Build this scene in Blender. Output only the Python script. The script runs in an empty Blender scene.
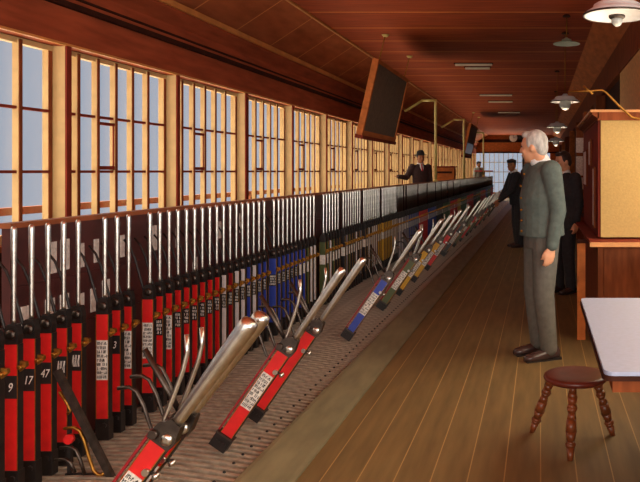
import bpy, bmesh, math, random
from mathutils import Vector, Matrix, Euler
random.seed(7)
C = bpy.context.scene.collection
PI = math.pi
F, U0, V0, H = 720.0, 540.0, 171.0, 1.45

# ------------------------------------------------------------------ materials
def srgb(r, g, b):
    def f(c):
        c /= 255.0
        return c/12.92 if c <= .04045 else ((c+.055)/1.055)**2.4
    return (f(r), f(g), f(b), 1.0)

MATS = {}
def mat(name, col, rough=.6, metal=0., noise=6., amt=.25, lines=None, bump=0., stretch=None, spec=.5, emis=0.):
    """procedural: base colour broken by noise, optional board lines = [(axis, period, width, colour)]"""
    m = bpy.data.materials.new(name); m.use_nodes = True
    nt = m.node_tree; N = nt.nodes; L = nt.links
    b = N['Principled BSDF']
    b.inputs['Roughness'].default_value = rough
    b.inputs['Metallic'].default_value = metal
    b.inputs['Specular IOR Level'].default_value = spec
    tc = N.new('ShaderNodeTexCoord')
    mp = N.new('ShaderNodeMapping'); L.new(tc.outputs['Object'], mp.inputs[0])
    if stretch: mp.inputs['Scale'].default_value = stretch
    nz = N.new('ShaderNodeTexNoise'); nz.inputs['Scale'].default_value = noise; nz.inputs['Detail'].default_value = 5
    L.new(mp.outputs[0], nz.inputs['Vector'])
    mx = N.new('ShaderNodeMixRGB'); mx.blend_type = 'MIX'
    lo = [c*(1-amt) for c in col[:3]]+[1]; hi = [min(1, c*(1+amt)) for c in col[:3]]+[1]
    mx.inputs[1].default_value = lo; mx.inputs[2].default_value = hi
    rp = N.new('ShaderNodeMapRange'); rp.inputs[1].default_value = .3; rp.inputs[2].default_value = .7
    L.new(nz.outputs['Fac'], rp.inputs[0]); L.new(rp.outputs[0], mx.inputs[0])
    out = mx.outputs[0]
    if lines:
        sp = N.new('ShaderNodeSeparateXYZ'); L.new(tc.outputs['Object'], sp.inputs[0])
        for ax, per, wid, lc in lines:
            d = N.new('ShaderNodeMath'); d.operation = 'DIVIDE'; d.inputs[1].default_value = per; L.new(sp.outputs[ax], d.inputs[0])
            fr = N.new('ShaderNodeMath'); fr.operation = 'FRACT'; L.new(d.outputs[0], fr.inputs[0])
            lt = N.new('ShaderNodeMath'); lt.operation = 'LESS_THAN'; lt.inputs[1].default_value = wid/per; L.new(fr.outputs[0], lt.inputs[0])
            m2 = N.new('ShaderNodeMixRGB'); m2.inputs[2].default_value = lc
            L.new(lt.outputs[0], m2.inputs[0]); L.new(out, m2.inputs[1]); out = m2.outputs[0]
    L.new(out, b.inputs['Base Color'])
    if bump:
        bp = N.new('ShaderNodeBump'); bp.inputs['Strength'].default_value = bump; bp.inputs['Distance'].default_value = .01
        L.new(nz.outputs['Fac'], bp.inputs['Height']); L.new(bp.outputs[0], b.inputs['Normal'])
    if emis:
        L.new(out, b.inputs['Emission Color']); b.inputs['Emission Strength'].default_value = emis
    MATS[name] = m
    return m

mat('floor_boards', srgb(112, 90, 54), .6, noise=3, amt=.22, stretch=(6, .6, 1), lines=[(0, .172, .006, srgb(164, 132, 82))])
mat('ceiling_boards', srgb(154, 66, 34), .75, spec=.15, noise=4, amt=.25, stretch=(.5, 5, 1), lines=[(1, .32, .012, srgb(150, 64, 32)), (1, .96, .035, srgb(236, 140, 66))])
mat('slope_boards', srgb(176, 98, 60), .75, spec=.15, noise=4, amt=.22, stretch=(2, .5, 2), lines=[(1, .99, .024, srgb(222, 146, 84))])
mat('fascia_wood', srgb(158, 76, 46), .75, spec=.15, noise=5, amt=.25, stretch=(2, .4, 3))
mat('gold_trim', srgb(206, 138, 72), .5, noise=5, amt=.2)
mat('dark_wood', srgb(58, 28, 18), .75, spec=.15, noise=6, amt=.3)
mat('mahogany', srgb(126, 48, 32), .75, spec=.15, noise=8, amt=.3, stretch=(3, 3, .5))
mat('brown_wood', srgb(128, 66, 34), .75, spec=.15, noise=7, amt=.3, stretch=(3, 3, .6))
mat('orange_wood', srgb(188, 104, 52), .75, spec=.15, noise=5, amt=.22, stretch=(2, .5, 3))
mat('cream_paint', srgb(206, 170, 114), .55, noise=10, amt=.1)
mat('cream_pipe', srgb(214, 190, 112), .5, noise=10, amt=.12)
mat('yellow_plaster', srgb(192, 156, 92), .8, noise=70, amt=.08, bump=.15)
mat('beige_plaster', srgb(222, 172, 104), .8, noise=20, amt=.16)
mat('steel', srgb(206, 202, 194), .28, 1., noise=30, amt=.15)
mat('dark_steel', srgb(84, 74, 68), .45, 1., noise=30, amt=.3)
mat('black_iron', srgb(34, 26, 24), .45, .3, noise=25, amt=.4)
mat('plate_iron', srgb(176, 160, 142), .42, .35, noise=22, amt=.3, bump=.2)
mat('brass', srgb(160, 112, 50), .48, 1., noise=40, amt=.25)
mat('kerb_wood', srgb(118, 110, 84), .45, noise=5, amt=.25, stretch=(3, .6, 3))
mat('bulkhead_wood', srgb(72, 30, 27), .5, noise=6, amt=.35)
mat('bulkhead_rail', srgb(150, 82, 44), .5, noise=6, amt=.2)
mat('ivory_card', srgb(214, 206, 196), .6, noise=50, amt=.25)
mat('ink_white', srgb(222, 214, 206), .6, noise=50, amt=.1)
mat('ink_black', srgb(30, 24, 24), .5, noise=50, amt=.2)
for n, c in dict(red=(206, 26, 26), dark_red=(140, 14, 24), blue=(44, 62, 150), white=(216, 206, 204), olive=(74, 82, 46), black=(36, 28, 30),
                 yellow=(204, 154, 36), green=(70, 104, 62), grey=(128, 122, 130)).items():
    mat('paint_'+n, srgb(*c), .42, noise=18, amt=.16)
mat('board_black', srgb(112, 88, 68), .7, noise=20, amt=.2)
mat('glass_grey', srgb(150, 146, 152), .3, noise=4, amt=.15)
mat('enamel_white', srgb(210, 206, 206), .35, noise=8, amt=.1)
mat('enamel_green', srgb(150, 172, 150), .4, noise=8, amt=.15)
mat('batten_white', srgb(232, 214, 186), .6, noise=8, amt=.08)
mat('bulb_glass', srgb(150, 150, 146), .2, noise=5, amt=.03)
mat('table_top', srgb(158, 168, 196), .45, noise=40, amt=.06)
mat('stool_red', srgb(98, 36, 24), .35, noise=8, amt=.25)
mat('stool_leg', srgb(116, 58, 28), .35, noise=8, amt=.3)
mat('coat_grey', srgb(86, 96, 90), .85, noise=26, amt=.18, bump=.25)
mat('trouser_grey', srgb(96, 92, 84), .85, noise=22, amt=.16, bump=.2)
mat('suit_dark', srgb(46, 42, 44), .85, noise=26, amt=.25)
mat('suit_brown', srgb(62, 36, 34), .85, noise=26, amt=.25)
mat('coat_pale', srgb(170, 172, 160), .85, noise=26, amt=.2)
mat('skin', srgb(218, 156, 118), .55, noise=12, amt=.08)
mat('skin_tan', srgb(176, 112, 70), .55, noise=12, amt=.08)
mat('hair_grey', srgb(186, 180, 172), .7, noise=40, amt=.35, stretch=(1, 1, .4), bump=.4)
mat('hair_dark', srgb(52, 34, 28), .6, noise=40, amt=.3)
mat('collar_white', srgb(236, 230, 226), .7, noise=20, amt=.06)
mat('tie_red', srgb(180, 30, 34), .6, noise=20, amt=.1)
mat('shoe_leather', srgb(66, 48, 46), .25, noise=12, amt=.2)
mat('glove_dark', srgb(48, 38, 32), .6, noise=12, amt=.2)
mat('eye_dark', srgb(40, 28, 24), .3, noise=12, amt=.1)
mat('lip', srgb(176, 92, 76), .5, noise=12, amt=.1)
mat('rust_rail', srgb(168, 90, 50), .6, noise=12, amt=.2)
mat('outdoor_ground', srgb(150, 152, 158), .9, noise=.3, amt=.15)
mat('clock_face', srgb(246, 242, 230), .5, noise=5, amt=.05)

g = bpy.data.materials.new('window_glass'); g.use_nodes = True
nt = g.node_tree; nt.nodes.remove(nt.nodes['Principled BSDF'])
tr = nt.nodes.new('ShaderNodeBsdfTransparent'); tr.inputs[0].default_value = (.96, .97, .98, 1)
gl = nt.nodes.new('ShaderNodeBsdfGlossy'); gl.inputs['Roughness'].default_value = .3
ms = nt.nodes.new('ShaderNodeMixShader'); ms.inputs[0].default_value = .06
nt.links.new(tr.outputs[0], ms.inputs[1]); nt.links.new(gl.outputs[0], ms.inputs[2])
nt.links.new(ms.outputs[0], nt.nodes['Material Output'].inputs[0])
MATS['window_glass'] = g
g2 = g.copy(); g2.name = 'ground_glass'; MATS['ground_glass'] = g2
for nd in g2.node_tree.nodes:
    if nd.type == 'BSDF_GLOSSY': nd.inputs['Roughness'].default_value = .6
    if nd.type == 'MIX_SHADER': nd.inputs[0].default_value = .04

# ------------------------------------------------------------------ mesh helpers
class MB:
    def __init__(self): self.bm = bmesh.new(); self.mi = 0
    def _tag(self, faces):
        for f in faces: f.material_index = self.mi
    def box(self, x0, x1, y0, y1, z0, z1):
        v = [self.bm.verts.new(p) for p in ((x0,y0,z0),(x1,y0,z0),(x1,y1,z0),(x0,y1,z0),(x0,y0,z1),(x1,y0,z1),(x1,y1,z1),(x0,y1,z1))]
        self._tag([self.bm.faces.new([v[i] for i in q]) for q in ((3,2,1,0),(4,5,6,7),(0,1,5,4),(1,2,6,5),(2,3,7,6),(3,0,4,7))])
        return self
    def prism(self, poly, axis, a, b):
        """poly in the plane across axis; axis 'y' -> (x,z), 'x' -> (y,z), 'z' -> (x,y)"""
        def P(p, t): return {'y': (p[0], t, p[1]), 'x': (t, p[0], p[1]), 'z': (p[0], p[1], t)}[axis]
        v0 = [self.bm.verts.new(P(p, a)) for p in poly]; v1 = [self.bm.verts.new(P(p, b)) for p in poly]
        n = len(poly); fs = []
        for i in range(n): fs.append(self.bm.faces.new((v0[i], v0[(i+1)%n], v1[(i+1)%n], v1[i])))
        fs += [self.bm.faces.new(v0[::-1]), self.bm.faces.new(v1)]
        self._tag(fs); return self
    def tube(self, pts, r, n=8, r2=None):
        pts = [Vector(p) for p in pts]; rings = []
        m = len(pts)
        for i, p in enumerate(pts):
            t = (pts[min(i+1, m-1)]-pts[max(i-1, 0)]).normalized()
            a = Vector((0, 1, 0)) if abs(t.y) < .9 else Vector((1, 0, 0))
            u = t.cross(a).normalized(); w = t.cross(u)
            rr = r if r2 is None else r+(r2-r)*i/(m-1)
            rings.append([self.bm.verts.new(p+(u*math.cos(2*PI*k/n)+w*math.sin(2*PI*k/n))*rr) for k in range(n)])
        fs = []
        for A, B in zip(rings, rings[1:]):
            for k in range(n): fs.append(self.bm.faces.new((A[k], A[(k+1)%n], B[(k+1)%n], B[k])))
        fs += [self.bm.faces.new(rings[0][::-1]), self.bm.faces.new(rings[-1])]
        for f in fs[:-2]: f.smooth = True
        self._tag(fs); return self
    def lathe(self, prof, c=(0, 0, 0), axis='z', n=16, sx=1., sy=1., cap=True):
        """prof [(r, h)] turned about an axis through c"""
        c = Vector(c); rings = []
        for r, h in prof:
            ring = []
            for k in range(n):
                a = 2*PI*k/n; p, q = r*math.cos(a)*sx, r*math.sin(a)*sy
                o = {'z': (p, q, h), 'y': (q, h, p), 'x': (h, p, q)}[axis]
                ring.append(self.bm.verts.new(c+Vector(o)))
            rings.append(ring)
        fs = []
        for A, B in zip(rings, rings[1:]):
            for k in range(n): 
                f = self.bm.faces.new((A[k], A[(k+1)%n], B[(k+1)%n], B[k])); f.smooth = True; fs.append(f)
        if cap: fs += [self.bm.faces.new(rings[0][::-1]), self.bm.faces.new(rings[-1])]
        self._tag(fs); return self
    def ell(self, c, rx, ry, rz, n=16, rot=None):
        M = Matrix.Translation(c) @ (rot.to_matrix().to_4x4() if rot else Matrix()) @ Matrix.Diagonal((rx, ry, rz, 1))
        r = bmesh.ops.create_uvsphere(self.bm, u_segments=n, v_segments=max(6, n//2+2), radius=1, matrix=M)
        fs = set(f for v in r['verts'] for f in v.link_faces)
        for f in fs: f.smooth = True
        self._tag(fs); return self
    def limb(self, pts, rads, n=14):
        for p, r in zip(pts, rads): self.ell(p, r, r, r, n)
        for i in range(len(pts)-1): self.tube([pts[i], pts[i+1]], rads[i], n, rads[i+1])
        return self
    def loft(self, secs, n=20):
        """secs: (centre, half-width vector a, half-width vector b)"""
        rings = []
        for c, a, b in secs:
            c, a, b = Vector(c), Vector(a), Vector(b)
            rings.append([self.bm.verts.new(c+a*math.cos(2*PI*k/n)+b*math.sin(2*PI*k/n)) for k in range(n)])
        fs = []
        for A, B in zip(rings, rings[1:]):
            for k in range(n):
                f = self.bm.faces.new((A[k], A[(k+1)%n], B[(k+1)%n], B[k])); f.smooth = True; fs.append(f)
        fs += [self.bm.faces.new(rings[0][::-1]), self.bm.faces.new(rings[-1])]
        self._tag(fs); return self
    def m(self, i): self.mi = i; return self
    def mesh(self, name, mats):
        bmesh.ops.recalc_face_normals(self.bm, faces=self.bm.faces)
        me = bpy.data.meshes.new(name); self.bm.to_mesh(me); self.bm.free()
        for k in ([mats] if isinstance(mats, str) else mats): me.materials.append(MATS[k])
        return me
    def build(self, name, mats, parent=None, loc=None, bevel=0):
        return link(name, self.mesh(name, mats), parent, loc, bevel)
    def skin(self, name, mats, parent=None, voxel=.01, smooth=3):
        me = self.mesh(name, mats)
        o = bpy.data.objects.new('tmp', me); C.objects.link(o)
        r = o.modifiers.new('r', 'REMESH'); r.mode = 'VOXEL'; r.voxel_size = voxel; r.use_smooth_shade = True
        s = o.modifiers.new('s', 'SMOOTH'); s.iterations = smooth; s.factor = .5
        dg = bpy.context.evaluated_depsgraph_get()
        new = bpy.data.meshes.new_from_object(o.evaluated_get(dg)); new.name = name
        bpy.data.objects.remove(o); bpy.data.meshes.remove(me)
        new.materials.clear()
        for k in ([mats] if isinstance(mats, str) else mats): new.materials.append(MATS[k])
        for p in new.polygons: p.material_index = 0; p.use_smooth = True
        return link(name, new, parent)

def link(name, me, parent=None, loc=None, bevel=0):
    o = bpy.data.objects.new(name, me); C.objects.link(o)
    if parent: o.parent = parent
    if loc: o.location = loc
    if bevel:
        b = o.modifiers.new('bevel', 'BEVEL'); b.width = bevel; b.segments = 2; b.limit_method = 'ANGLE'
    return o
def thing(name, label, cat, loc=(0, 0, 0), group=None, rot=None):
    o = bpy.data.objects.new(name, None); C.objects.link(o); o.location = loc; o.empty_display_size = .1
    if rot: o.rotation_euler = rot
    return tag(o, label, cat, group)
def tag(o, label, cat, group=None):
    o['label'] = label; o['category'] = cat
    if group: o['group'] = group
    return o
def struct(o): o['kind'] = 'structure'; return o
def lab(o, label): o['label'] = label; return o
def text(name, s, size, m, parent, M):
    cu = bpy.data.curves.new(name, 'FONT'); cu.body = s; cu.size = size; cu.align_x = 'CENTER'; cu.align_y = 'CENTER'; cu.extrude = .0006
    cu.shear = .25
    t = bpy.data.objects.new('tmp', cu); C.objects.link(t)
    me = bpy.data.meshes.new_from_object(t.evaluated_get(bpy.context.evaluated_depsgraph_get()))
    bpy.data.objects.remove(t)
    me.transform(M); me.materials.clear(); me.materials.append(MATS[m]); me.name = name
    return link(name, me, parent)

# ------------------------------------------------------------------ setting
Y0, Y1 = -1.6, 38.5           # behind the camera to the far wall
XL, XR = -3.5, 1.05
struct(MB().box(XL-.15, XR+.3, Y0, Y1, -.12, 0).build('floor', 'floor_boards'))

ce = struct(MB().box(-2.82, .70, Y0, Y1, 3.36, 3.44).build('ceiling', 'ceiling_boards'))
MB().prism([(-2.80, 3.36), (-2.80, 3.44), (-3.52, 2.97), (-3.45, 2.93)], 'y', Y0, Y1).build('sloping_panel', 'slope_boards', ce)
MB().prism([(.68, 3.36), (.68, 3.44), (1.1, 3.2), (1.03, 3.13)], 'y', Y0, Y1).build('sloping_panel', 'orange_wood', ce)
MB().box(-2.815, -2.785, Y0, Y1, 3.335, 3.362).build('bead', 'gold_trim', ce)

# left wall: dado, lintel, fascia, mouldings
wl = struct(MB().box(XL-.12, XL, Y0, Y1, 0, .93).build('wall_left', 'dark_wood'))
fa = MB().box(XL-.12, XL+.10, Y0, Y1, 2.345, 2.98).build('fascia', 'fascia_wood', wl)
struct(MB().box(XL-.12, XL+.08, Y0, Y1, .93, .97).build('trim_1', 'brown_wood'))
struct(MB().box(XL+.10, XL+.125, Y0, Y1, 2.345, 2.362).build('trim_2', 'gold_trim'))
struct(MB().box(XL+.10, XL+.14, Y0, Y1, 2.62, 2.66).box(XL+.10, XL+.12, Y0, Y1, 2.70, 2.715).build('trim_3', 'dark_wood'))
struct(MB().prism([(XL+.10, 2.80), (XL+.20, 2.90), (XL+.20, 2.93), (XL+.10, 2.98)], 'y', Y0, Y1).build('trim_4', 'fascia_wood'))
struct(MB().box(XL+.19, XL+.225, Y0, Y1, 2.92, 2.975).build('trim_5', 'gold_trim'))

# windows of the left wall
P = 1.567
posts = [5.15+P*k for k in range(-4, 22)]                 # near face of each post
pm = MB().box(XL-.06, XL+.105, 0, .046, .97, 2.345).mesh('window_post', 'cream_paint')
cm = MB().box(XL+.105, XL+.118, -.004, .050, .97, 2.345).mesh('shade_strip', 'mahogany')  # dark strip painting the shade on the post's backlit inner face
def window_meshes():
    fr = MB()
    a, b = .055, P-.004                                    # between two posts
    for yb in (a, b-.04): fr.box(XL-.03, XL+.012, yb, yb+.036, .97, 2.342)
    fr.box(XL-.03, XL+.02, a, b, .97, 1.03).box(XL-.03, XL+.02, a, b, 2.305, 2.342)
    for k in range(5):
        y = a+.205+.24*k; fr.box(XL-.012, XL+.032, y-.013, y+.013, 1.0, 2.33)
    fr.m(1).box(XL+.012, XL+.018, a, a+.036, .97, 2.34).box(XL+.012, XL+.018, b-.04, b-.004, .97, 2.34)  # brown caps put the shade of the backlit inner faces into the colour
    for k in range(5):
        y = a+.205+.24*k; fr.box(XL+.032, XL+.038, y-.015, y+.015, 1.0, 2.33)
    fm = fr.mesh('window_frame', ['cream_paint', 'brown_wood'])
    bars = MB()
    for z in (1.435, 1.865): bars.box(XL-.012, XL+.018, a+.03, b-.03, z, z+.02)
    bm_ = bars.mesh('cross_bar', 'mahogany')
    y2 = a+.205+.24; y3 = a+.205+.48
    cs = MB().box(XL, XL+.03, y2+.02, y3-.014, 1.815, 1.838).box(XL, XL+.03, y2+.02, y3-.014, 1.46, 1.49).box(XL+.016, XL+.024, y3-.022, y3-.014, 1.49, 1.815)
    cm_ = cs.mesh('casement', 'mahogany')
    gm = MB().box(XL-.02, XL-.015, a+.02, b-.02, 1.0, 2.33).mesh('pane', 'window_glass')
    return fm, bm_, cm_, gm
fm, bm_, csm, gm = window_meshes()
for n, y in enumerate(posts):
    po = struct(link('trim_%d' % (6+n), pm, None, (0, y, 0))); link('shade_strip', cm, po)
    if n < len(posts)-1:
        w = bpy.data.objects.new('window_%d' % (n+1), None); C.objects.link(w); w.location = (0, y, 0); struct(w)
        link('window_frame', fm, w); link('cross_bar', bm_, w); link('pane', gm, w); link('casement', csm, w)
# rail of the gallery outside, ground far below
rl = MB().box(-4.23, -4.17, Y0, Y1, 1.10, 1.16)
for k in range(14): rl.box(-4.22, -4.18, Y0+k*3, Y0+k*3+.04, -.1, 1.10)
struct(rl.box(-4.3, -3.62, Y0, Y1, -.2, -.1).build('trim_60', 'rust_rail'))

# far wall with its window
wf = MB().box(XL-.1, XR+.3, Y1, Y1+.15, 0, .30).box(XL-.1, XR+.3, Y1, Y1+.15, 2.44, 3.44)
wf.box(.55, XR+.3, Y1, Y1+.15, .3, 2.5)
struct(wf.build('wall_far', 'orange_wood'))
struct(MB().box(XL, XR, Y1-.12, Y1, 2.98, 3.14).box(XL, XR, Y1-.06, Y1, 2.40, 2.47).build('trim_40', 'dark_wood'))
w = bpy.data.objects.new('window_30', None); C.objects.link(w); w.location = (0, Y1, 0); struct(w)
fr = MB()
for k in range(17):
    x = XL+.05+k*.25; fr.box(x-.012, x+.012, .03, .08, .3, 2.44)
for z in (.3, .85, 1.4, 1.92, 2.42): fr.box(XL, .55, .03, .08, z-.015, z+.015)
fr.build('window_frame', 'cream_paint', w)
MB().box(-.93, -.85, -.02, .1, .3, 2.44).build('mullion', 'dark_wood', w)
MB().box(XL, .55, .09, .095, .3, 2.44).build('pane', 'ground_glass', w)

# right wall: header beam, plaster near pier, wooden bays beyond
wr = struct(MB().box(XR, XR+.2, 6.9, 9.45, 0, 2.73).box(XR, XR+.2, Y0, 6.9, 0, .80).box(XR, XR+.2, Y0, 6.9, 2.62, 2.73).build('wall_right', 'beige_plaster'))
MB().box(XR-.02, XR+.2, Y0, Y1, 2.73, 3.2).build('header', 'brown_wood', wr)
MB().box(XR+.06, XR+.2, 9.45, Y1, 0, 2.73).build('panelling', 'dark_wood', wr)
for k, y in enumerate((12.2, 15.5, 19, 23, 27, 31, 35)):
    struct(MB().box(XR-.10, XR+.1, y, y+.55, 0, 2.73).build('trim_%d' % (50+k), 'orange_wood' if k % 2 else 'brown_wood'))
w = bpy.data.objects.new('window_32', None); C.objects.link(w); w.location = (XR+.1, 0, 0); struct(w)  # unseen window added on the right so fill light reaches the levers
fr = MB()
for k in range(9): fr.box(-.02, .02, Y0+.02+k*1.055-.02, Y0+.02+k*1.055+.02, .8, 2.62)
for z in (1.45, 2.05): fr.box(-.015, .015, Y0, 6.9, z-.012, z+.012)
fr.build('window_frame', 'cream_paint', w)  # frame of the added right window
# rear wall behind the camera; opening and window added to let fill light in
re = MB().box(XL-.1, XR+.3, Y0-.12, Y0, 0, .1).box(XL-.1, XR+.3, Y0-.12, Y0, 2.9, 3.44).box(XL-.1, XL+.1, Y0-.12, Y0, .1, 2.9).box(XR-.1, XR+.3, Y0-.12, Y0, .1, 2.9)
struct(re.build('wall_rear', 'fascia_wood'))
w = bpy.data.objects.new('window_31', None); C.objects.link(w); w.location = (0, Y0-.06, 0); struct(w)  # window added behind the camera to let fill light in
fr = MB()
for k in range(7): fr.box(XL+.1+k*.72-.015, XL+.1+k*.72+.015, -.02, .02, .1, 2.9)
for z in (1.45, 2.1): fr.box(XL+.1, XR-.1, -.02, .02, z-.012, z+.012)
fr.build('window_frame', 'cream_paint', w)  # frame of the added rear window

# ------------------------------------------------------------------ lever frame
BX, S, YS = -2.2, .105, 3.01           # lever plane, spacing, first lever in view
def Yi(i): return YS+S*i
def top_z(x):                          # top of the arched quadrant plates
    t = (x+2.28)/.90
    return .09*(1-t)+.03*t+.03*math.sin(PI*max(0, min(1, t)))

fr_ = thing('iron_floor_grating', 'long iron bed of ribbed quadrant plates on the floor under the levers', 'grating', (0, 2, 0))
YE = Yi(290)
MB().prism([(-2.34, 0), (-1.36, 0), (-1.36, .004), (-1.6, .02), (-2.0, .045), (-2.34, .045)], 'y', -.1, YE+.2-2).build('bed', 'black_iron', fr_)
def plate(mb, y):
    xs = [-2.31+.95*k/12 for k in range(13)]
    up = [(x, top_z(x)) for x in xs]; lo = [(x, top_z(x)-.035) for x in xs[::-1]]
    h = .0112
    for dy in (-.0255, .0255): mb.prism(up+lo, 'y', y+dy-h, y+dy+h)
    return mb
pl_me = plate(MB(), 0).mesh('quadrant_plate', 'plate_iron')
for k in range(100):
    link('quadrant_plate', pl_me, fr_, (0, Yi(-9+k+.5)-2, 0))
mb = MB()
for k in range(91, 291): plate(mb, Yi(k+.5)-2)
o = mb.build('far_quadrant_plates', 'plate_iron', fr_); o['kind'] = 'stuff'
mb = MB()
for k in range(-9, 120):
    mb.lathe([(.008, 0), (.008, .006), (.004, .010)], (-1.47, Yi(k+.5)-2-.0255, top_z(-1.47)-.001), n=6)
o = mb.build('bolt_heads', 'black_iron', fr_); o['kind'] = 'stuff'
MB().box(-2.36, -2.31, -.1, YE-1.8, 0, .08).build('back_sill', 'black_iron', fr_)
kb = MB().prism([(-1.352, 0), (-1.14, 0), (-1.14, .012), (-1.16, .022), (-1.33, .082), (-1.352, .082)], 'y', Y0+.1, YE+.6).build('kerb_board', 'kerb_wood')
tag(kb, 'sloping grey-brown wooden kerb board along the aisle side of the lever frame', 'kerb')

# back board behind the levers
BB = -2.5
bh = thing('lever_back_board', 'long dark red-brown board with cards standing behind the lever handles', 'board', (BB, 3.37, 0))
LB = YE-3.37+.2
MB().box(-.02, .02, 0, LB, 0, 1.18).build('panel', 'bulkhead_wood', bh)
MB().box(-.035, .03, -.01, LB, 1.18, 1.205).build('top_rail', 'bulkhead_rail', bh)
MB().box(.02, .03, 0, LB, .86, .90).box(.02, .03, 0, LB, 1.12, 1.18).box(.02, .03, 0, LB, .60, .64).build('batten', 'bulkhead_wood', bh)
cdm = MB().box(0, .006, -.032, .032, 0, .16).mesh('description_card', 'ivory_card')
cds = MB().box(0, .006, -.02, .02, 0, .13).mesh('description_card', 'ivory_card')
for y, z, q in ((.285, .93, 1), (.385, .935, 1), (.52, .93, 0), (.65, .94, 0), (.10, .64, 1), (.27, .645, 1), (.38, .65, 1), (.52, .66, 0), (.62, .67, 0), (.74, .67, 1),
                (.90, .94, 0), (1.25, .94, 1), (1.55, .93, 0), (1.8, .67, 1), (2.2, .93, 0), (2.6, .94, 1), (3.1, .93, 0)):
    link('description_card', cdm if q else cds, bh, (.02, y, z))

# ---- lever parts (local: z along the lever, x towards the aisle, origin at the foot)
body_me, edge_mats = {}, None
for c in ('red', 'dark_red', 'blue', 'white', 'olive', 'black', 'yellow', 'green', 'grey'):
    body_me[c] = MB().box(-.034, .024, -.014, .014, .04, .57).mesh('lever_body', 'paint_'+c)
edge_me = MB().m(0).box(.0242, .0275, -.0158, .0158, .04, .57).m(1).box(.0275, .0300, -.0145, .0145, .04, .57).m(0).box(-.037, -.0342, -.0158, .0158, .04, .57).mesh('edge_strip', ['brass', 'black_iron'])
shoe_me = MB().box(-.036, .032, -.022, .022, 0, .045).lathe([(.012, 0), (.012, .008), (.006, .012)], (.012, -.033, .03), 'y', 10).mesh('shoe', 'black_iron')
rod_me = MB().box(-.056, -.047, -.006, .006, .03, .585).box(-.05, -.034, -.005, .005, .05, .06).box(-.05, -.034, -.005, .005, .56, .57).mesh('side_rod', 'paint_dark_red')
knob_me = MB().lathe([(.006, 0), (.006, .012), (.013, .016), (.014, .026), (.008, .032)], (.027, -.004, .47), 'x', 12).lathe([(.012, -.026), (.012, -.0145)], (.018, 0, .47), 'y', 12).mesh('catch_knob', 'steel')
shoe_box = MB().box(-.052, .036, -.024, .024, 0, .075).lathe([(.010, 0), (.010, .006), (.005, .009)], (-.02, -.033, .04), 'y', 10).lathe([(.010, 0), (.010, .006), (.005, .009)], (.014, -.033, .04), 'y', 10).m(1).box(-.055, .039, -.026, .026, .068, .078).mesh('shoe', ['black_iron', 'dark_steel'])
head_st = MB().prism([(-.05, .565), (.034, .565), (.038, .60), (.024, .652), (-.016, .660), (-.046, .62)], 'y', -.019, .019).lathe([(.014, -.034), (.017, -.030), (.017, -.019)], (-.034, 0, .588), 'y', 14).mesh('head', 'dark_steel')
roll_st = MB().lathe([(.008, -.034), (.018, -.032), (.020, -.028), (.020, -.019)], (.012, 0, .60), 'y', 16).mesh('roller', 'steel')
head_mb = MB().prism([(-.034, .57), (.026, .57), (.028, .61), (.018, .652), (-.018, .652), (-.034, .615)], 'y', -.0165, .0165)
head_me = head_mb.mesh('head', 'black_iron')
roll_me = MB().lathe([(.008, -.030), (.019, -.028), (.021, -.024), (.021, -.0166)], (.002, 0, .612), 'y', 16).mesh('roller', 'dark_steel')
hp = [(.0075, .65), (.0078, .67), (.0078, .75), (.0088, .90), (.0104, 1.03), (.0108, 1.07), (.0098, 1.085), (.005, 1.092)]
hq = [(.014, .65), (.016, .67), (.0175, .75), (.022, .90), (.0245, 1.03), (.0245, 1.05), (.021, 1.066), (.010, 1.072)]
handle_me = MB().lathe([(r, .65+(h-.65)*.93) for r, h in hp], sx=1.15, n=14).mesh('handle', 'steel')
handle_fat = MB().lathe([(r*1.12, h) for r, h in hq], sx=1.15, n=18).mesh('handle', 'steel')
handle_pull = MB().lathe([(r*.9, h) for r, h in hq], n=16).mesh('handle', 'steel')
boss_me = MB().lathe([(.006, -.024), (.010, -.021), (.010, .018), (.006, .021)], (.036, 0, .475), 'y', 12).prism([(.026, .45), (.058, .478), (.055, .495), (.026, .50)], 'y', -.008, .008).mesh('catch_boss', 'brass')
def catch(r): return MB().tube([(-.022, 0, .60), (-.04, 0, .64), (-.062, 0, .72), (-.085, 0, .80), (-.11, 0, .86), (-.145, 0, .905)], r, 8, r*.8)
catch_dark = catch(.007).mesh('catch_handle', 'black_iron')
catch_bright = catch(.0095).mesh('catch_handle', 'steel')
plate_b = MB().box(-.032, .0235, -.0170, -.0135, .345, .44).mesh('number_plate', 'ink_black')
plate_l = MB().box(-.032, .0235, -.0170, -.0135, .24, .44).mesh('number_plate', 'ink_black')
plate_w = MB().box(-.032, .0235, -.0170, -.0135, .345, .44).mesh('number_plate', 'ivory_card')
def scribble(rows, z0, z1):
    mb = MB()
    for r in range(rows):
        z = z1-(r+.5)*(z1-z0)/rows; hh = (z1-z0)/rows*.36; x = -.028
        while x < .018:
            w_ = random.uniform(.003, .007); s_ = random.uniform(-.3, .5)*hh
            if random.random() < .85:
                mb.prism([(x, z-hh), (x+.0026, z-hh), (x+.0026+s_, z+hh), (x+s_, z+hh)], 'y', -.0183, -.0171)
            if random.random() < .6: 
                q = random.uniform(-.8, .6)*hh; mb.box(x, x+w_, -.0183, -.0171, z+q, z+q+.0022)
            x += w_+.0012
    return mb
scr_s = [scribble(1, .355, .43).mesh('lettering', 'ink_white') for _ in range(3)]
scr_m = [scribble(4, .35, .435).mesh('lettering', 'ink_white') for _ in range(3)]
scr_l = [scribble(8, .245, .435).mesh('lettering', 'ink_white') for _ in range(3)]
txt = {}
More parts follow.
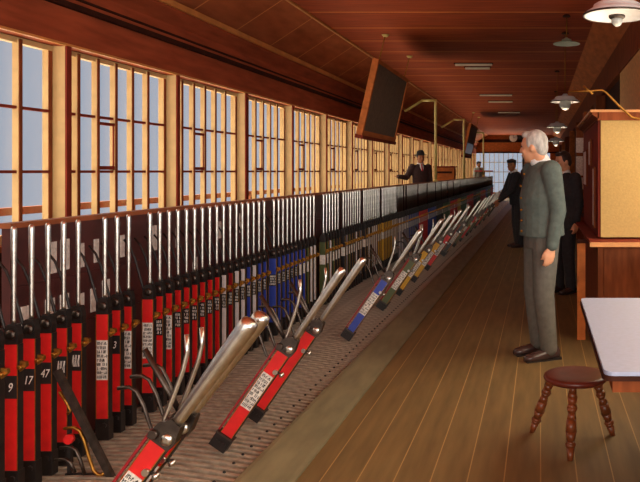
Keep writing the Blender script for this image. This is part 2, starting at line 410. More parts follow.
def txt_me(s):
    if s not in txt:
        o = text('lettering', s, .052 if len(s) < 3 else .03, 'ink_white', None, Matrix.Translation((-.004, -.0176, .39)) @ Matrix.Rotation(PI/2, 4, 'X') @ Matrix.Diagonal((.72, 1, 1, 1)))
        txt[s] = o.data; bpy.data.objects.remove(o)
    return txt[s]
# a tiny far lever: one mesh, all its looks in material slots
far_me = {}
for c in body_me:
    b = MB().m(0).box(-.034, .026, -.016, .016, -.062, .56).m(1).box(-.036, .034, -.017, .017, .56, .65).m(2).lathe([(.005, .65), (.0055, .9), (.007, 1.04), (.005, 1.06)], n=6)
    b.m(3).box(.026, .05, -.009, .009, .465, .49).m(4).box(-.030, .0225, -.018, -.0155, .35, .44)
    far_me[c] = b.mesh('far_lever', ['paint_'+c, 'black_iron', 'steel', 'brass', 'ivory_card'])

ORD1 = ['', 'first', 'second', 'third', 'fourth', 'fifth', 'sixth', 'seventh', 'eighth', 'ninth', 'tenth', 'eleventh', 'twelfth', 'thirteenth', 'fourteenth', 'fifteenth',
        'sixteenth', 'seventeenth', 'eighteenth', 'nineteenth']
def ordw(n):
    if n < 20: return ORD1[n]
    t = {2: 'twent', 3: 'thirt', 4: 'fort', 5: 'fift', 6: 'sixt', 7: 'sevent', 8: 'eight', 9: 'ninet'}[n//10]
    return t+'ieth' if n % 10 == 0 else t+'y-'+ORD1[n % 10]

col = {}
def run(a, b, *cs):
    for i in range(a, b+1): col[i] = cs[(i-a) % len(cs)]
run(-1, 18, 'red'); run(19, 19, 'white'); run(20, 20, 'dark_red'); run(21, 22, 'white'); run(23, 35, 'blue'); run(24, 24, 'white'); run(36, 38, 'white'); run(36, 36, 'olive')
run(39, 42, 'olive'); run(43, 43, 'white'); run(44, 60, 'olive', 'black', 'black', 'white', 'black', 'grey'); run(61, 63, 'white'); run(64, 72, 'yellow'); run(73, 76, 'white')
run(77, 85, 'grey', 'white'); run(86, 94, 'blue', 'grey'); run(95, 105, 'red'); run(106, 116, 'blue'); run(117, 125, 'black'); run(126, 137, 'green'); run(138, 152, 'red')
run(153, 160, 'yellow'); run(161, 175, 'green'); run(176, 195, 'red'); run(196, 206, 'black'); run(207, 222, 'green'); run(223, 245, 'red'); run(246, 255, 'blue'); run(256, 275, 'green'); run(276, 290, 'red')
FAR = [(77, 94, 'grey, blue and white run just beyond the yellow levers'), (95, 105, 'first short red run beyond the yellow levers'), (106, 116, 'dark blue run beyond the first far reds'),
       (117, 125, 'black run beyond the far blue levers'), (126, 137, 'first green run far down the row'), (138, 152, 'red run between two far green runs'),
       (153, 175, 'distant yellow and green run behind the leaning handles'), (176, 195, 'long red run far down the row'), (196, 222, 'black and green run near the end of the row'),
       (223, 255, 'red and blue run near the end of the row'), (256, 290, 'last green and red run at the end of the row')]
PULLED = {5: 1, 9: 1, 27: 1, 39: 1, 40: 1, 47: 1, 56: 1, 66: 1, 82: 1, 84: 1, 95: 1, 105: 1, 116: 1, 124: 1, 135: 1, 146: 1, 160: 1, 178: 1}
zb = top_z(-2.17)+.064
shoe_up = MB().box(-.036, .032, -.020, .020, -.062, .045).lathe([(.012, 0), (.012, .008), (.006, .012)], (.012, -.031, .015), 'y', 10).mesh('shoe', 'black_iron')
scr_k = [scribble(9, .245, .435).mesh('lettering', 'ink_black') for _ in range(2)]
plate_k = MB().box(-.032, .0235, -.0170, -.0135, .24, .44).mesh('number_plate', 'ivory_card')
numbers = {-1: '5', 0: '9', 1: '17', 2: '47', 7: '3'}
longp = {6, 8, 10, 12}
cnt = 0
LEVG = 'upright signal levers in the long row'
def lever(i, rootloc, roty, label, c, group, pulled=False, fat=False, detail=True, name='signal_lever'):
    t = thing(name, label, 'lever', rootloc, group, (0, roty, 0))
    link('lever_body', body_me[c], t); link('edge_strip', edge_me, t); link('shoe', shoe_box if pulled else shoe_up, t)
    link('head', head_st if pulled else head_me, t); link('handle', handle_fat if fat else handle_pull if pulled else handle_me, t)
    if detail:
        h = [c_ for c_ in t.children if c_.name.startswith('head')][0]; link('roller', roll_st if pulled else roll_me, h)
        if pulled: link('side_rod', rod_me, t)
        link('catch_knob' if pulled else 'catch_boss', knob_me if pulled else boss_me, t); link('catch_handle', catch_bright if pulled else catch_dark, t)
        if i in numbers: p = link('number_plate', plate_b, t); link('lettering', txt_me(numbers[i]), p)
        elif i in longp or pulled: p = link('number_plate', plate_k, t); link('lettering', random.choice(scr_k), p)
        else: p = link('number_plate', plate_b, t); link('lettering', random.choice(scr_m if i > 9 else scr_s), p)
    else:
        link('catch_boss', boss_me, t); link('number_plate', plate_w, t)
    return t
seen = {}
for i in range(-1, 291):
    if i in PULLED: continue
    c = col[i]; nm = c.replace('dark_red', 'dark crimson').replace('olive', 'olive green')
    y = Yi(i)
    if i < 77:
        if i < 0: lb = 'upright red lever cut off by the left edge of the picture'
        elif i < 19: 
            k = cnt = cnt+1
            ex = {3: 'bearing a black lettered plate', 6: 'long pale plate, right of the gap', 0: 'with brass boss and short number plate'}.get(i, 'in the near red run')
            lb = '%s upright red lever from left, %s' % (ordw(k), ex)
        else:
            seen[c] = seen.get(c, 0)+1
            lb = '%s %s upright lever past the near red run, counting away from here' % (ordw(seen[c]), nm)
        lever(i, (BX, y, zb), 0, lb, c, LEVG, detail=i < 34)
    else:
        for a, b, d in FAR:
            if a <= i <= b: lb = 'small upright lever in the '+d
        o = link('signal_lever', far_me[c], None, (BX, y, zb)); tag(o, lb, 'lever', LEVG)

# pulled levers leaning towards the aisle
def hooks(t, th):
    R = Matrix.Rotation(-th, 3, 'Y'); J = Vector((0, 0, .60))
    def w2l(dx, dz, dy=0): return J+R @ Vector((dx, dy, dz))
    MB().tube([w2l(-.01, .0, .03), w2l(-.15, .25, .03)], .011, 6).build('link_bar', 'dark_steel', t)
    for k in range(3):
        ox, oz = .05-.045*k, .09-.04*k
        pts = [(-.21, .10), (-.17, .105), (-.145, .09), (-.12, .04), (-.10, -.02), (-.085, -.06), (-.065, -.08), (-.04, -.07)]
        MB().tube([w2l(px+ox, pz+oz, .04) for px, pz in pts], .007, 6).build('hook_rod', 'dark_steel', t)
TH = math.radians(34.7)
PG = 'pulled signal levers leaning over the plates'
plab = {-6: 'thick steel-handled red lever pulled over, nearest the camera and leftmost of the leaning pair', -5: 'thick steel-handled red lever pulled over, right-hand one of the nearest leaning pair',
        5: 'red pulled lever with a long white lettered plate, nearer of the middle pair', 9: 'red pulled lever with plain red side, farther of the middle pair',
        27: 'blue-bodied pulled lever leaning over the plates beyond the middle red pair', 39: 'olive pulled lever, nearer of the two leaning side by side past the blue one',
        40: 'olive pulled lever, farther of the two leaning side by side past the blue one', 47: 'yellow-bodied pulled lever leaning just beyond the olive pair', 56: 'second yellow-bodied pulled lever leaning beyond the olive pair'}
pc = {-6: 'red', -5: 'red', 5: 'red', 9: 'red', 27: 'blue', 39: 'olive', 40: 'olive', 47: 'yellow', 56: 'yellow'}
kk = 0
for i in [-6, -5]+sorted(PULLED):
    fat = i < 0; th = math.radians(36.2) if fat else TH
    x = -1.585 if fat else -1.575; z = top_z(x-.03)+.040*math.sin(th)+.002
    if i in plab: lb = plab[i]
    else:
        kk += 1; lb = '%s of the distant pulled levers leaning beyond the yellow ones' % ordw(kk)
    t = lever(i, (x, Yi(i), z), th, lb, pc.get(i, ('red', 'black', 'olive')[i % 3]), PG, True, fat, i < 90)
    if i in (-5, 5, 9, 27, 40, 47): hooks(t, th)
    if i == 9:
        for ch in list(t.children):
            if ch.name.startswith('number_plate'):
                for s_ in list(ch.children): bpy.data.objects.remove(s_)
                bpy.data.objects.remove(ch)

gb = thing('guide_bracket', 'dark steel sloping guide bar with bent rods at the lower left among red levers', 'bracket', (-1.9, 3.2, .07))
MB().prism([(-.26, .49), (-.235, .50), (.03, -.02), (.0, -.02)], 'y', -.012, .012).build('guide_bar', 'dark_steel', gb)
for k, (ox, oz) in enumerate(((0, 0), (-.03, -.085), (-.07, -.14))):
    pts = [(-.215, .235), (-.17, .24), (-.145, .225), (-.125, .18), (-.105, .11), (-.085, .05), (-.065, .02), (-.045, .02), (-.03, .045)]
    MB().tube([(px+ox*.6, 0, max(.03, pz+oz)) for px, pz in pts if pz+oz > -.02], .0075, 8).build('bent_rod', 'brass' if k == 0 else 'dark_steel', gb)
MB().tube([(-.235, 0, .40), (-.20, 0, .345), (-.185, 0, .315), (-.2, 0, .30)], .007, 8).build('bent_rod', 'brass', gb)
MB().box(-.22, -.01, .012, .022, -.01, .03).box(-.21, -.195, .012, .022, 0, .24).build('foot', 'black_iron', gb)
MB().lathe([(.02, -.012), (.022, 0), (.02, .012)], (-.19, -.004, .19), 'y', 12).build('red_button', 'paint_red', gb)

# ------------------------------------------------------------------ things over the frame
def hung_board(name, label, ya, yb, glassy):
    t = thing(name, label, 'board', (-2.48, (ya+yb)/2, 1.97), None, (0, math.radians(12.5), 0))
    h, w2 = 1.03, (yb-ya)/2
    MB().box(-.03, .03, -w2, w2, 0, h).build('board', 'board_black', t)
    fr = MB().box(-.04, .045, -w2-.03, -w2+.03, -.02, h+.02).box(-.04, .045, w2-.03, w2+.03, -.02, h+.02).box(-.04, .045, -w2, w2, h-.03, h+.02).box(-.04, .045, -w2, w2, -.02, .05)
    fr.build('frame', 'orange_wood', t)
    MB().box(-.05, .06, -w2-.04, w2+.04, -.07, -.02).build('ledge', 'mahogany', t)
    if glassy: MB().box(.031, .036, -w2+.05, w2-.05, .08, .42).build('notice', 'glass_grey', t)
    Ri = Matrix.Rotation(-math.radians(12.5), 3, 'Y')
    for s in (-1, 1):
        top = Ri @ Vector((.24+.08, s*w2*.85, 3.36-1.97-.005))
        r = MB().tube([(0, s*w2*.85, h), top], .008, 6).build('hanging_rod', 'brass', t)
        up = Ri @ Vector((0, 0, 1))
        MB().tube([top-up*.03, top], .03, 10, .055).build('ceiling_rose', 'cream_pipe', r)
    return t
hung_board('hanging_board', 'large dark blackboard in a brown frame hanging tilted from the ceiling', 9.9, 12.1, False)
hung_board('hanging_board', 'smaller looking far hanging board with a pale notice in front', 23.2, 25.6, True)

def pipe(Y, label):
    t = thing('vent_pipe', label, 'pipe', (-2.42, Y, 1.205), 'cream pipes rising from the back board')
    z = 1.88
    MB().tube([(0, 0, 0), (0, 0, z-.03), (-.03, 0, z)], .03, 10).build('upright', 'cream_pipe', t)
    MB().tube([(.03, 0, z), (-.33, 0, z+.005)], .03, 10).build('arm', 'cream_pipe', t)
    MB().tube([(-.31, 0, z), (-.72, 0, z-.25)], .03, 10).build('stay', 'cream_pipe', t)
    MB().lathe([(.06, 0), (.06, .02), (.035, .04)], n=12).build('flange', 'cream_pipe', t)
pipe(16.7, 'nearest and tallest looking cream bent pipe beside the hatted man')
pipe(22.9, 'middle cream bent pipe standing just left of the far board')
pipe(30.8, 'farthest cream bent pipe in front of the end window')

# ceiling battens (white)
for (y, x0, x1, lb) in ((12.75, -1.5, -.85, 'longer white ceiling batten of the nearest pair'), (13.2, -1.37, -.92, 'shorter white ceiling batten of the nearest pair'),
                        (17.9, -1.5, -.7, 'longer pale ceiling batten of the middle pair'), (19.6, -1.4, -.75, 'shorter pale ceiling batten of the middle pair'),
                        (23.2, -1.35, -.65, 'faint pale ceiling batten farthest from the camera')):
    t = thing('ceiling_vent', lb+', running across the boards', 'ceiling vent', ((x0+x1)/2, y, 3.345), 'white ceiling battens')
    h = (x1-x0)/2
    MB().box(-h, h, -.03, .03, -.03, .0).build('cover', 'batten_white', t); MB().box(-h-.02, h+.02, -.045, .045, 0, .014).build('backing', 'dark_wood', t)

# pendant lamps
def lamp(X, Y, z, R, label, flat=False, power=60, gl=.08):
    t = thing('pendant_lamp', label, 'lamp', (X, Y, z), 'enamel pendant lamps')
    k = R/.2
    if flat:
        pr = [(.04, .03), (.10, .026), (.19, .002), (.2, 0), (.198, .008), (.11, .035), (.075, .042), (.07, .07), (.03, .085), (.012, .10)]
        MB().lathe([(r*k, h*k) for r, h in pr], n=28).build('lamp_shade', 'enamel_green', t)
    else:
        pr = [(.045, .062), (.115, .052), (.140, .034), (.186, .004), (.190, -.004), (.2, 0), (.2, .010), (.150, .042), (.142, .046), (.140, .062), (.120, .074), (.060, .082), (.045, .086), (.03, .11)]
        s = MB().lathe([(r*k, h*k) for r, h in pr], n=32).build('lamp_shade', 'enamel_white', t)
        MB().lathe([(.203*k, -.004*k), (.206*k, .002*k), (.203*k, .008*k), (.201*k, .002*k), (.203*k, -.004*k)], n=32, cap=False).build('rim', 'dark_steel', s)
        MB().lathe([(.05*k, 0), (.05*k, -.01*k), (.04*k, -.02*k)], n=16).build('lamp_holder', 'dark_steel', t)
    if not flat:
        MB().ell((0, 0, -.03*k), gl*k, gl*k, gl*1.05*k, 18).build('globe', 'bulb_glass', t)
    MB().tube([(0, 0, .10*k), (0, 0, 3.36-z)], .006, 6).build('cord', 'brass', t)
    c = MB().lathe([(.05, 3.335-z), (.045, 3.35-z), (.03, 3.36-z)], n=16).build('ceiling_rose', 'dark_wood', t)
    if power:
        L = bpy.data.lights.new('lamp_light', 'POINT'); L.energy = power; L.color = (1, .80, .55); L.shadow_soft_size = .06
        lo = bpy.data.objects.new('lamp_light', L); C.objects.link(lo); lo.parent = t; lo.location = (0, 0, -.17*k)
lamp(.47, 4.4, 2.40, .205, 'large white enamel pendant lamp at the top right corner', power=1.2, gl=.034)
lamp(.325, 8.8, 3.00, .165, 'flat pale green enamel pendant lamp hanging highest near the ceiling', True, 0)
lamp(.345, 9.9, 2.40, .2, 'white enamel pendant lamp with glass bulb above the yellow cupboard corner', power=4)
lamp(.325, 13.7, 2.28, .2, 'white enamel pendant lamp just above the grey-haired man', power=4)
lamp(.38, 17.2, 2.16, .2, 'smallest looking enamel pendant lamp, lowest and farthest in the row', power=4)

# clock and round bell on the far wall
t = thing('wall_clock', 'round white clock on the brown end wall', 'clock', (-1.42, Y1-.13, 3.22))
MB().lathe([(.25, 0), (.25, .06), (.22, .08)], axis='y', n=28).build('case', 'dark_wood', t)
MB().lathe([(.215, -.012), (.215, 0)], axis='y', n=28).build('dial', 'clock_face', t)
MB().box(-.008, .008, -.02, -.012, 0, .16).box(-.008, .10, -.02, -.012, -.008, .008).build('hands', 'ink_black', t)
tag(MB().lathe([(.2, 0), (.22, .04), (.2, .09), (.14, .11)], (-1.05, Y1-.12, 3.22), 'y', 24).build('alarm_bell', 'ink_black'), 'round dark bell beside the white clock on the end wall', 'bell')

# ------------------------------------------------------------------ right side furniture
# tall yellow-panelled cupboard
cb = thing('cupboard', 'tall cupboard with yellow plaster-like panel and brown cornice beside the pale table', 'cupboard', (.485, 6.0, 0))
XW = XR-.485-.02
MB().box(0, XW, 0, 2.0, .90, 1.90).build('upper_case', 'mahogany', cb)
MB().box(.02, XW, -.02, 0, .90, 1.90).build('front_panel', 'yellow_plaster', cb)
MB().prism([(-.055, 1.935), (-.055, 1.915), (0, 1.88), (0, 1.935)], 'y', -.07, 2.0).box(-.01, XW, -.07, 2.0, 1.87, 1.935).build('cornice', 'brown_wood', cb)
MB().box(-.07, XW, -.08, 2.0, 1.935, 1.955).build('cornice_lip', 'gold_trim', cb)
MB().box(0, XW, .03, 2.0, .02, .86).build('lower_case', 'brown_wood', cb)
MB().box(.05, XW-.03, .015, .03, .1, .80).build('door', 'brown_wood', cb)
MB().box(-.085, XW, -.30, 2.0, .862, .885).build('ledge', 'mahogany', cb)
MB().box(-.09, XW, -.31, -.295, .85, .885).build('ledge_edge', 'gold_trim', cb)
MB().box(-.165, -.095, .18, .22, 0, .86).build('post', 'orange_wood', cb)
MB().box(-.165, -.01, .17, .23, .83, .862).build('bracket', 'dark_wood', cb)

# notices pinned on the cupboard side and right wall
def notice(x, y, z, w_, h_, label, m='ivory_card', thick=.012):
    t = thing('notice', label, 'notice', (x, y, z), 'framed notices on the right')
    MB().box(-thick, 0, -w_/2, w_/2, -h_/2, h_/2).build('sheet', m, t)
    MB().box(-thick-.004, 0, -w_/2-.015, -w_/2, -h_/2, h_/2).box(-thick-.004, 0, w_/2, w_/2+.015, -h_/2, h_/2).box(-thick-.004, 0, -w_/2-.015, w_/2+.015, h_/2, h_/2+.015).box(-thick-.004, 0, -w_/2-.015, w_/2+.015, -h_/2-.015, -h_/2).build('frame', 'brown_wood', t)
notice(.482, 6.35, 1.22, .2, .5, 'tall narrow notice on the side of the yellow cupboard, nearest one')
notice(.482, 6.85, 1.62, .26, .22, 'upper framed notice on the side of the yellow cupboard')
notice(.482, 7.55, 1.48, .5, .34, 'widest pale notice on the side of the yellow cupboard')
nb = thing('notice_rack', 'narrow wooden post with pale papers beyond the yellow cupboard', 'rack', (.50, 9.85, 0))
MB().box(0, .09, -.05, .05, 0, 2.0).build('post', 'brown_wood', nb)
for z, h_ in ((1.52, .26), (1.28, .16), (1.80, .2)): 
    MB().box(-.01, .09, -.062, -.05, z-h_/2, z+h_/2).build('paper', 'ivory_card', nb)

# writing desk of the young man
dk = thing('writing_desk', 'dark narrow standing desk beside the young person in the dark suit', 'desk', (.57, 8.6, 0))
MB().box(-.07, .22, -.05, .9, 1.02, 1.05).build('desk_top', 'ink_black', dk)
MB().box(-.02, .09, .0, .05, 0, 1.02).build('leg', 'brown_wood', dk); MB().box(-.02, .09, .8, .85, 0, 1.02).build('leg', 'brown_wood', dk)
MB().box(.16, .2, .0, .05, 0, 1.02).build('leg', 'brown_wood', dk); MB().box(.12, .2, .8, .85, 0, 1.02).build('leg', 'brown_wood', dk)
MB().box(-.02, .2, .05, .8, .86, .90).build('shelf', 'dark_wood', dk)
tag(MB().box(-.08, .08, -.1, .1, 0, .025).build('ledger', 'ivory_card', None, (.64, 9.1, 1.052)), 'closed pale ledger lying on the dark standing desk', 'book')

# pipe bracket
pb = thing('gas_bracket', 'thin brass bracket pipe slanting over the top of the yellow cupboard', 'pipe', (1.04, 5.88, 1.95))
def q(u, v, Y): return Vector((X_(u, Y)-1.04, Y-5.88, Z_(v, Y)-1.95))
def X_(u, Y): return (u-U0)*Y/F
def Z_(v, Y): return H+(V0-v)*Y/F
MB().tube([q(568, 91.5, 5.88), q(590, 91, 5.88), q(602, 90, 5.88), q(606, 92.5, 5.88), q(618, 105, 5.88), q(632, 117.5, 5.88), q(638, 118.5, 5.88), q(666, 118.6, 5.88)], .009, 8).build('pipe', 'brass', pb)
MB().tube([q(583, 86, 5.88), q(593, 94, 5.88)], .01, 8).build('tap_lever', 'brass', pb)

# table
tb = thing('table', 'table with a pale blue-white top at the right edge', 'table', (.225, 2.51, 0))
W_, D_ = XR-.03-.225, 1.46
def rrect(x0, x1, y0, y1, r, n=6):
    pts = []
    for cx, cy, a in ((x1-r, y0+r, -90), (x1-r, y1-r, 0), (x0+r, y1-r, 90), (x0+r, y0+r, 180)):
        for k in range(n+1): pts.append((cx+r*math.cos(math.radians(a+90*k/n)), cy+r*math.sin(math.radians(a+90*k/n))))
    return pts
MB().prism(rrect(0, W_, 0, D_, .035), 'z', .735, .75).build('table_top', 'table_top', tb)
MB().prism(rrect(-.006, W_, -.006, D_+.006, .038), 'z', .718, .735).build('edging', 'dark_wood', tb)
MB().box(.03, W_-.02, .02, .04, .672, .718).box(.03, W_-.02, D_-.06, D_-.04, .672, .718).box(.03, .05, .04, D_-.06, .672, .718).build('apron', 'brown_wood', tb)
for x, y in ((.44, .12), (.44, D_-.13), (W_-.07, .12), (W_-.07, D_-.13)):
    MB().box(x-.035, x+.035, y-.035, y+.035, 0, .718).build('leg', 'dark_wood', tb, bevel=.006)

# stool
st = thing('stool', 'low round reddish wooden stool half under the pale table', 'stool', (.19, 3.83, 0))
MB().lathe([(.15, .335), (.168, .345), (.172, .357), (.168, .368), (.150, .372), (.05, .366)], n=36).build('seat', 'stool_red', st)
for fx, fy in ((-.235, .17), (-.04, -.23), (.21, .12)):
    A, B = Vector((fx*.52, fy*.52, .34)), Vector((fx, fy, 0)); prof = [(0, .014), (.08, .017), (.16, .022), (.24, .017), (.30, .024), (.36, .016), (.45, .021), (.62, .024), (.74, .017), (.78, .024), (.83, .018), (1, .012)]
    mb = MB()
    pts = [A+(B-A)*f for f, r in prof]
    for k in range(len(prof)-1): mb.tube([pts[k], pts[k+1]], prof[k][1]*1.2, 12, prof[k+1][1]*1.2)
    mb.build('leg', 'stool_leg', st)

# instrument case behind the back board, right of the hatted man
ic = thing('instrument_case', 'orange-brown wooden instrument case on a stand right of the hatted man', 'instrument case', (-2.9, 22.0, 0))
MB().box(-.3, .3, -.2, .2, 1.0, 1.55).build('case', 'orange_wood', ic); MB().box(-.33, .33, -.22, .22, 1.55, 1.60).build('lid', 'mahogany', ic)
MB().box(-.24, .24, -.215, -.2, 1.38, 1.44).build('slot', 'dark_wood', ic)
for x in (-.27, .27):
    for y in (-.17, .17): MB().box(x-.03, x+.03, y-.03, y+.03, 0, 1.0).build('leg', 'dark_wood', ic)

# ------------------------------------------------------------------ people
def hand(mb, wr, d, palmn, side, s=1., curl=.5):
    """hand from the wrist along d; palmn = palm normal; side = direction of the thumb"""
    d, n, sd = Vector(d).normalized(), Vector(palmn).normalized(), Vector(side).normalized()
    wr = Vector(wr)
    for k in range(4):
        off = sd*(.030-.020*k)*s
        mb.limb([wr+off*.5, wr+off+d*.085*s], [.013*s, .012*s], 10)
        ln = (.072, .08, .075, .058)[k]*s
        a = wr+off+d*.085*s; p1 = a+(d+n*curl*.35).normalized()*ln*.45; p2 = p1+(d+n*curl*1.1).normalized()*ln*.32; p3 = p2+(d*.6+n*curl*1.7).normalized()*ln*.25
        mb.limb([a, p1, p2, p3], [.0105*s, .0095*s, .0088*s, .0078*s], 10)
    a = wr+sd*.018*s+d*.02*s; p1 = a+(sd*.75+d+n*.25).normalized()*.045*s; p2 = p1+(sd*.25+d+n*.4).normalized()*.032*s; p3 = p2+(d+n*.5).normalized()*.024*s
    mb.limb([a, p1, p2, p3], [.014*s, .012*s, .0105*s, .009*s], 10)

def person(label, loc, rz, k=1., head_turn=0., head_tilt=0., lean=0., armL=None, armR=None, coat='suit_dark', trousers='suit_dark', skin='skin', hair='hair_dark', hat=None,
           tie=None, voxel=.012, feet=True, buttons=False, hem=.80, stance=.0, vol=1., hoff=(0, 0)):
    """x forward, y left, z up; 1.76 m tall before scaling"""
    t = thing('person', label, 'person', loc, None, (0, 0, rz)); t.scale = (k, k, k)
    RL = Matrix.Rotation(lean, 3, 'Y'); hip = Vector((0, 0, .93))
    def T(p): return hip+RL @ (Vector(p)-hip)          # upper body leans about the hips
    HC = T((.012+hoff[0], 0, 1.635-hoff[1]))                           # head centre
    RH = Matrix.Rotation(head_turn, 3, 'Z') @ Matrix.Rotation(head_tilt, 3, 'Y')
    def Hd(p): return HC+RH @ Vector(p)
    rot = RH.to_euler()
    shL, shR = T((-.01, .185, 1.425)), T((-.01, -.185, 1.425))
    armL = armL or [(-.02, .235, 1.14), (.03, .245, .90)]
    armR = armR or [(-.02, -.235, 1.14), (.03, -.245, .90)]
    legs = [((0, s*.09, .90), (.02+s*stance*.5, s*.095, .49), (-.02+s*stance, s*.10, .09)) for s in (1, -1)]
    # --- body: one continuous surface
    b = MB()
    b.ell(Hd((0, 0, .02)), .098, .077, .105, 20, rot); b.ell(Hd((.030, 0, -.045)), .068, .062, .075, 18, rot); b.ell(Hd((.062, 0, -.095)), .026, .028, .022, 12, rot)
    b.limb([Hd((.092, 0, .012)), Hd((.108, 0, -.012)), Hd((.112, 0, -.028))], [.010, .012, .014], 10)
    for s in (1, -1):
        b.ell(Hd((-.012, s*.078, -.012)), .020, .010, .032, 12, rot); b.ell(Hd((.082, s*.030, .028)), .012, .026, .008, 10, rot); b.ell(Hd((.064, s*.042, -.03)), .025, .022, .024, 10, rot)
    b.ell(Hd((.092, 0, -.060)), .010, .024, .008, 10, rot)
    b.limb([HC+RH @ Vector((-.025, 0, -.06)), T((-.02, 0, 1.45))], [.056, .060], 16)
    b.loft([(T((0, 0, z)), RL @ Vector((a, 0, 0)), RL @ Vector((0, c, 0))) for z, a, c in ((.90, .10, .15), (1.08, .095, .14), (1.28, .105, .155), (1.42, .085, .16), (1.48, .05, .07))])
    for sh, ar, s in ((shL, armL, 1), (shR, armR, -1)):
        e, w_ = Vector(ar[0]), Vector(ar[1])
        b.limb([sh, e, w_], [.05, .04, .030], 12)
        d = (w_-e).normalized()
        if len(ar) > 2: hand(b, w_, ar[2], ar[3], ar[4], 1.0, .9)
        else: hand(b, w_, d, (0, -s, 0), (1, 0, 0), 1., .45)
    for l in legs: b.limb(l, [.075, .05, .036], 12)
    b.skin('body', skin, t, min(voxel, .009), 2)
    # --- face
    for s in (1, -1):
        e = MB().ell(Hd((.086, s*.030, .008)), .008, .012, .007, 10, rot).build('eye', 'eye_dark', t)
    MB().ell(Hd((.099, 0, -.060)), .006, .022, .006, 10, rot).build('mouth', 'lip', t)
    # --- hair
    h = MB()
    h.ell(Hd((-.018, 0, .038)), .094, .084, .096, 20, rot); h.ell(Hd((-.060, 0, -.005)), .050, .070, .072, 16, rot); h.ell(Hd((.045, 0, .094)), .050, .060, .032, 16, rot)
    for s in (1, -1): h.ell(Hd((.012, s*.072, .035)), .022, .012, .045, 10, rot)
    h.skin('hair', hair, t, .008, 2)
    # --- coat
    c = MB()
    hemz = hem
    c.loft([(T((-.005, 0, z)), RL @ Vector((a, 0, 0)), RL @ Vector((0, w2, 0))) for z, a, w2 in
            ((hemz, .140*vol, .190*vol), (.95, .138*vol, .186*vol), (1.08, .132*vol, .172*vol), (1.22, .138*vol, .182*vol), (1.34, .130, .195), (1.42, .100, .195), (1.47, .072, .115), (1.50, .058, .075))])
    for sh, ar in ((shL, armL), (shR, armR)):
        e, w_ = Vector(ar[0]), Vector(ar[1])
        cuff = w_-(w_-e).normalized()*.005
        c.limb([sh, e], [.080, .062], 16); c.limb([e, cuff], [.062, .048], 16)
    co = c.skin('coat', coat, t, voxel, 3)
    if buttons:
        for z in (1.40, 1.31, 1.22, 1.13, 1.05, .97):
            p = T((.132*vol+(.006 if z < 1.35 else -.022), .0, z)); MB().ell(p, .010, .010, .010, 10).build('button', 'brass', co)
    # lapels / collar / tie
    MB().loft([(T((-.012, 0, 1.475)), RL @ Vector((.078, 0, -.022)), RL @ Vector((0, .080, 0))), (T((-.006+hoff[0]*.4, 0, 1.512)), RL @ Vector((.070, 0, -.026)), RL @ Vector((0, .068, 0))), (T((-.002+hoff[0]*.6, 0, 1.532)), RL @ Vector((.067, 0, -.028)), RL @ Vector((0, .065, 0)))], 24).build('collar', 'collar_white', t)
    if tie:
        MB().loft([(T((.075, 0, 1.50)), (.012, 0, 0), (0, .016, 0)), (T((.100, 0, 1.44)), (.012, 0, 0), (0, .020, 0)), (T((.136, 0, 1.34)), (.010, 0, 0), (0, .022, 0))], 12).build('tie', 'tie_red', t)
        MB().loft([(T((.072, 0, 1.505)), (.008, 0, 0), (0, .035, 0)), (T((.095, 0, 1.44)), (.01, 0, 0), (0, .048, 0)), (T((.131, 0, 1.35)), (.008, 0, 0), (0, .02, 0))], 12).build('shirt_front', 'collar_white', t)
    if feet:
        tr = MB()
        tr.loft([((0, 0, z), (a, 0, 0), (0, w2, 0)) for z, a, w2 in ((.84, .125, .172), (.95, .125, .165), (1.02, .12, .16))])
        for l, s in zip(legs, (1, -1)):
            A, K, B = [Vector(p) for p in l]
            tr.limb([A, K, B-Vector((0, 0, .0))], [.105, .080, .066], 16)
        tr.skin('trousers', trousers, t, voxel, 3)
        for l, s in zip(legs, (1, -1)):
            B = Vector(l[2])
            sh = MB().loft([((B.x+dx, B.y+s*.01*(dx > .05), z), (0, w2, 0), (0, 0, hh)) for dx, z, w2, hh in ((-.085, .045, .022, .03), (-.07, .05, .038, .048), (0, .055, .043, .054), (.06, .042, .044, .040), (.13, .036, .048, .034), (.185, .030, .036, .026), (.205, .026, .016, .016))], 16)
            so = sh.build('shoe', 'shoe_leather', t)
            MB().box(B.x-.09, B.x-.02, B.y-.036, B.y+.036, 0, .02).box(B.x-.02, B.x+.19, B.y-.040, B.y+.040, 0, .012).build('sole', 'ink_black', so)
    if hat == 'bowler':
        M_ = MB().lathe([(.098, .062), (.098, .09), (.092, .12), (.075, .15), (.04, .168), (.01, .172)], n=24).lathe([(.10, .052), (.150, .062), (.153, .070), (.10, .066)], n=24)
        bmesh.ops.transform(M_.bm, matrix=Matrix.Translation(HC) @ RH.to_4x4() @ Matrix.Diagonal((1.05, .92, 1, 1)), verts=M_.bm.verts); M_.build('bowler_hat', 'suit_dark', t)
    if hat == 'cap':
        M_ = MB().lathe([(.096, .055), (.10, .075), (.104, .09), (.098, .105), (.06, .120), (.01, .124)], n=24).ell((.10, 0, .055), .055, .062, .010, 14)
        bmesh.ops.transform(M_.bm, matrix=Matrix.Translation(HC) @ RH.to_4x4() @ Matrix.Diagonal((1.05, .92, 1, 1)), verts=M_.bm.verts); M_.build('cap', 'suit_dark', t)
    return t

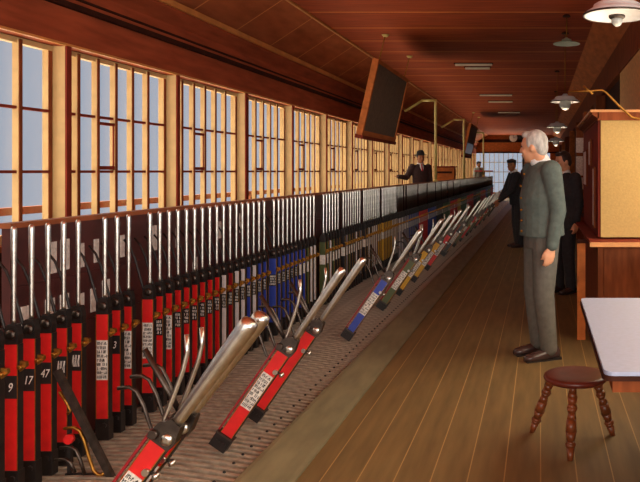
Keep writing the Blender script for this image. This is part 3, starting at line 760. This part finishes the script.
R_ = math.radians
main = person('grey-haired person in grey-green uniform standing alone in the aisle, looking at the levers', (.01, 5.62, 0), R_(203), 1.02, head_turn=R_(-45), head_tilt=R_(3), hoff=(.035, .03), lean=R_(1),
       armL=[(-.035, .235, 1.13), (.02, .245, .875)], armR=[(-.09, -.225, 1.14), (-.10, -.235, .88)], coat='coat_grey', trousers='trouser_grey', hair='hair_grey', voxel=.010, buttons=True, hem=.93, vol=1.18)
person('young person with dark hair and dark suit leaning at the standing desk on the right', (.285, 8.6, 0), R_(224), .955, head_turn=R_(-22), head_tilt=R_(6), coat='suit_dark', trousers='suit_dark', tie=None, voxel=.012, vol=1.22,
       armR=[(-.02, -.245, 1.14), (.12, -.23, .93)])
person('person in dark cap and suit reaching down to the leaning lever handles', (-.42, 13.75, 0), R_(200), .96, head_turn=R_(50), lean=R_(10), skin='skin_tan', hat='cap', hem=.86, vol=1.25,
       armL=[(.20, .20, 1.12), (.40, .12, .95), (1, 0, -.3), (0, 0, -1), (0, -1, 0)], armR=[(.2, -.22, 1.12), (.34, -.16, .92)])
person('person in a dark cap half hidden behind the grey-haired person', (-.29, 17.0, 0), R_(215), 1.0, head_turn=R_(20), skin='skin_tan', hat='cap')
person('person in bowler hat, white collar and red tie standing behind the back board', (-2.86, 17.2, 0), R_(-60), 1.08, skin='skin_tan', hat='bowler', tie=True, coat='suit_brown', trousers='suit_brown',
       armR=[(-.05, -.30, 1.20), (.05, -.52, 1.22)])
person('distant person in a pale coat and cap in front of the end window', (-2.9, 34, 0), R_(-40), 1.08, skin='skin_tan', hat='cap', coat='coat_pale', trousers='suit_dark')
rb = thing('instrument_shelf', 'red wooden shelf on the back board in front of the distant pale-coated person', 'shelf', (-2.5, 31.9, 1.205))
MB().box(-.4, .42, -.12, .12, .22, .27).build('shelf', 'paint_red', rb); MB().box(-.05, .05, -.03, .03, 0, .22).build('stem', 'dark_wood', rb); MB().box(-.36, -.2, -.08, .08, .27, .4).build('instrument', 'coat_pale', rb)

# ------------------------------------------------------------------ light, sky, camera
wd = bpy.data.worlds.new('World'); bpy.context.scene.world = wd; wd.use_nodes = True
nt = wd.node_tree; bg = nt.nodes['Background']
tc = nt.nodes.new('ShaderNodeTexCoord'); sp = nt.nodes.new('ShaderNodeSeparateXYZ'); nt.links.new(tc.outputs['Generated'], sp.inputs[0])
cr = nt.nodes.new('ShaderNodeValToRGB'); nt.links.new(sp.outputs['Z'], cr.inputs[0])
mr = nt.nodes.new('ShaderNodeMapRange'); mr.inputs[1].default_value = -1; mr.inputs[2].default_value = 1
nt.links.new(sp.outputs['Z'], mr.inputs[0]); nt.links.new(mr.outputs[0], cr.inputs[0])
e = cr.color_ramp.elements
hz = srgb(174, 182, 196)
def kx(m): return (hz[0]*m*1.3, hz[1]*m, hz[2]*m*.62, 1)
e[0].position = .2; e[0].color = kx(15.0); e[1].position = .38; e[1].color = hz  # glow beyond the visible band, below the horizon too, added to fill the room
n_ = e.new(.64); n_.color = hz; n_ = e.new(.82); n_.color = kx(12.0)
nt.links.new(cr.outputs[0], bg.inputs[0]); bg.inputs[1].default_value = 1.0

def area(loc, rot, sx, sy, e, c):  # area lamps added behind and beside the room to brighten the interior
    L = bpy.data.lights.new('fill_light', 'AREA'); L.shape = 'RECTANGLE'; L.size = sx; L.size_y = sy; L.energy = e; L.color = c
    o = bpy.data.objects.new('fill_light', L); C.objects.link(o); o.location = loc; o.rotation_euler = rot
area((-1.2, Y0-.5, 1.6), (R_(100), 0, 0), 4.2, 1.9, 62, (1, .94, .84))
area((1.5, -24, 2.2), (R_(90), 0, R_(6)), 9, 3.2, 2000, (1, .93, .82))
area((7, -7, 2.6), (R_(87), 0, R_(48)), 7, 3, 950, (1, .95, .86))

cam = bpy.data.cameras.new('camera'); co = bpy.data.objects.new('camera', cam); C.objects.link(co)
co.location = (0, 0, H); co.rotation_euler = (R_(90), 0, 0)
cam.sensor_width = 36; cam.lens = F/640*36; cam.clip_start = .05; cam.clip_end = 300
cam.shift_x = -(U0-320)/640; cam.shift_y = -(241-V0)/640
sc = bpy.context.scene
sc.camera = co
sc.view_settings.view_transform = 'Standard'; sc.view_settings.look = 'None'; sc.view_settings.gamma = 1; sc.view_settings.exposure = 0
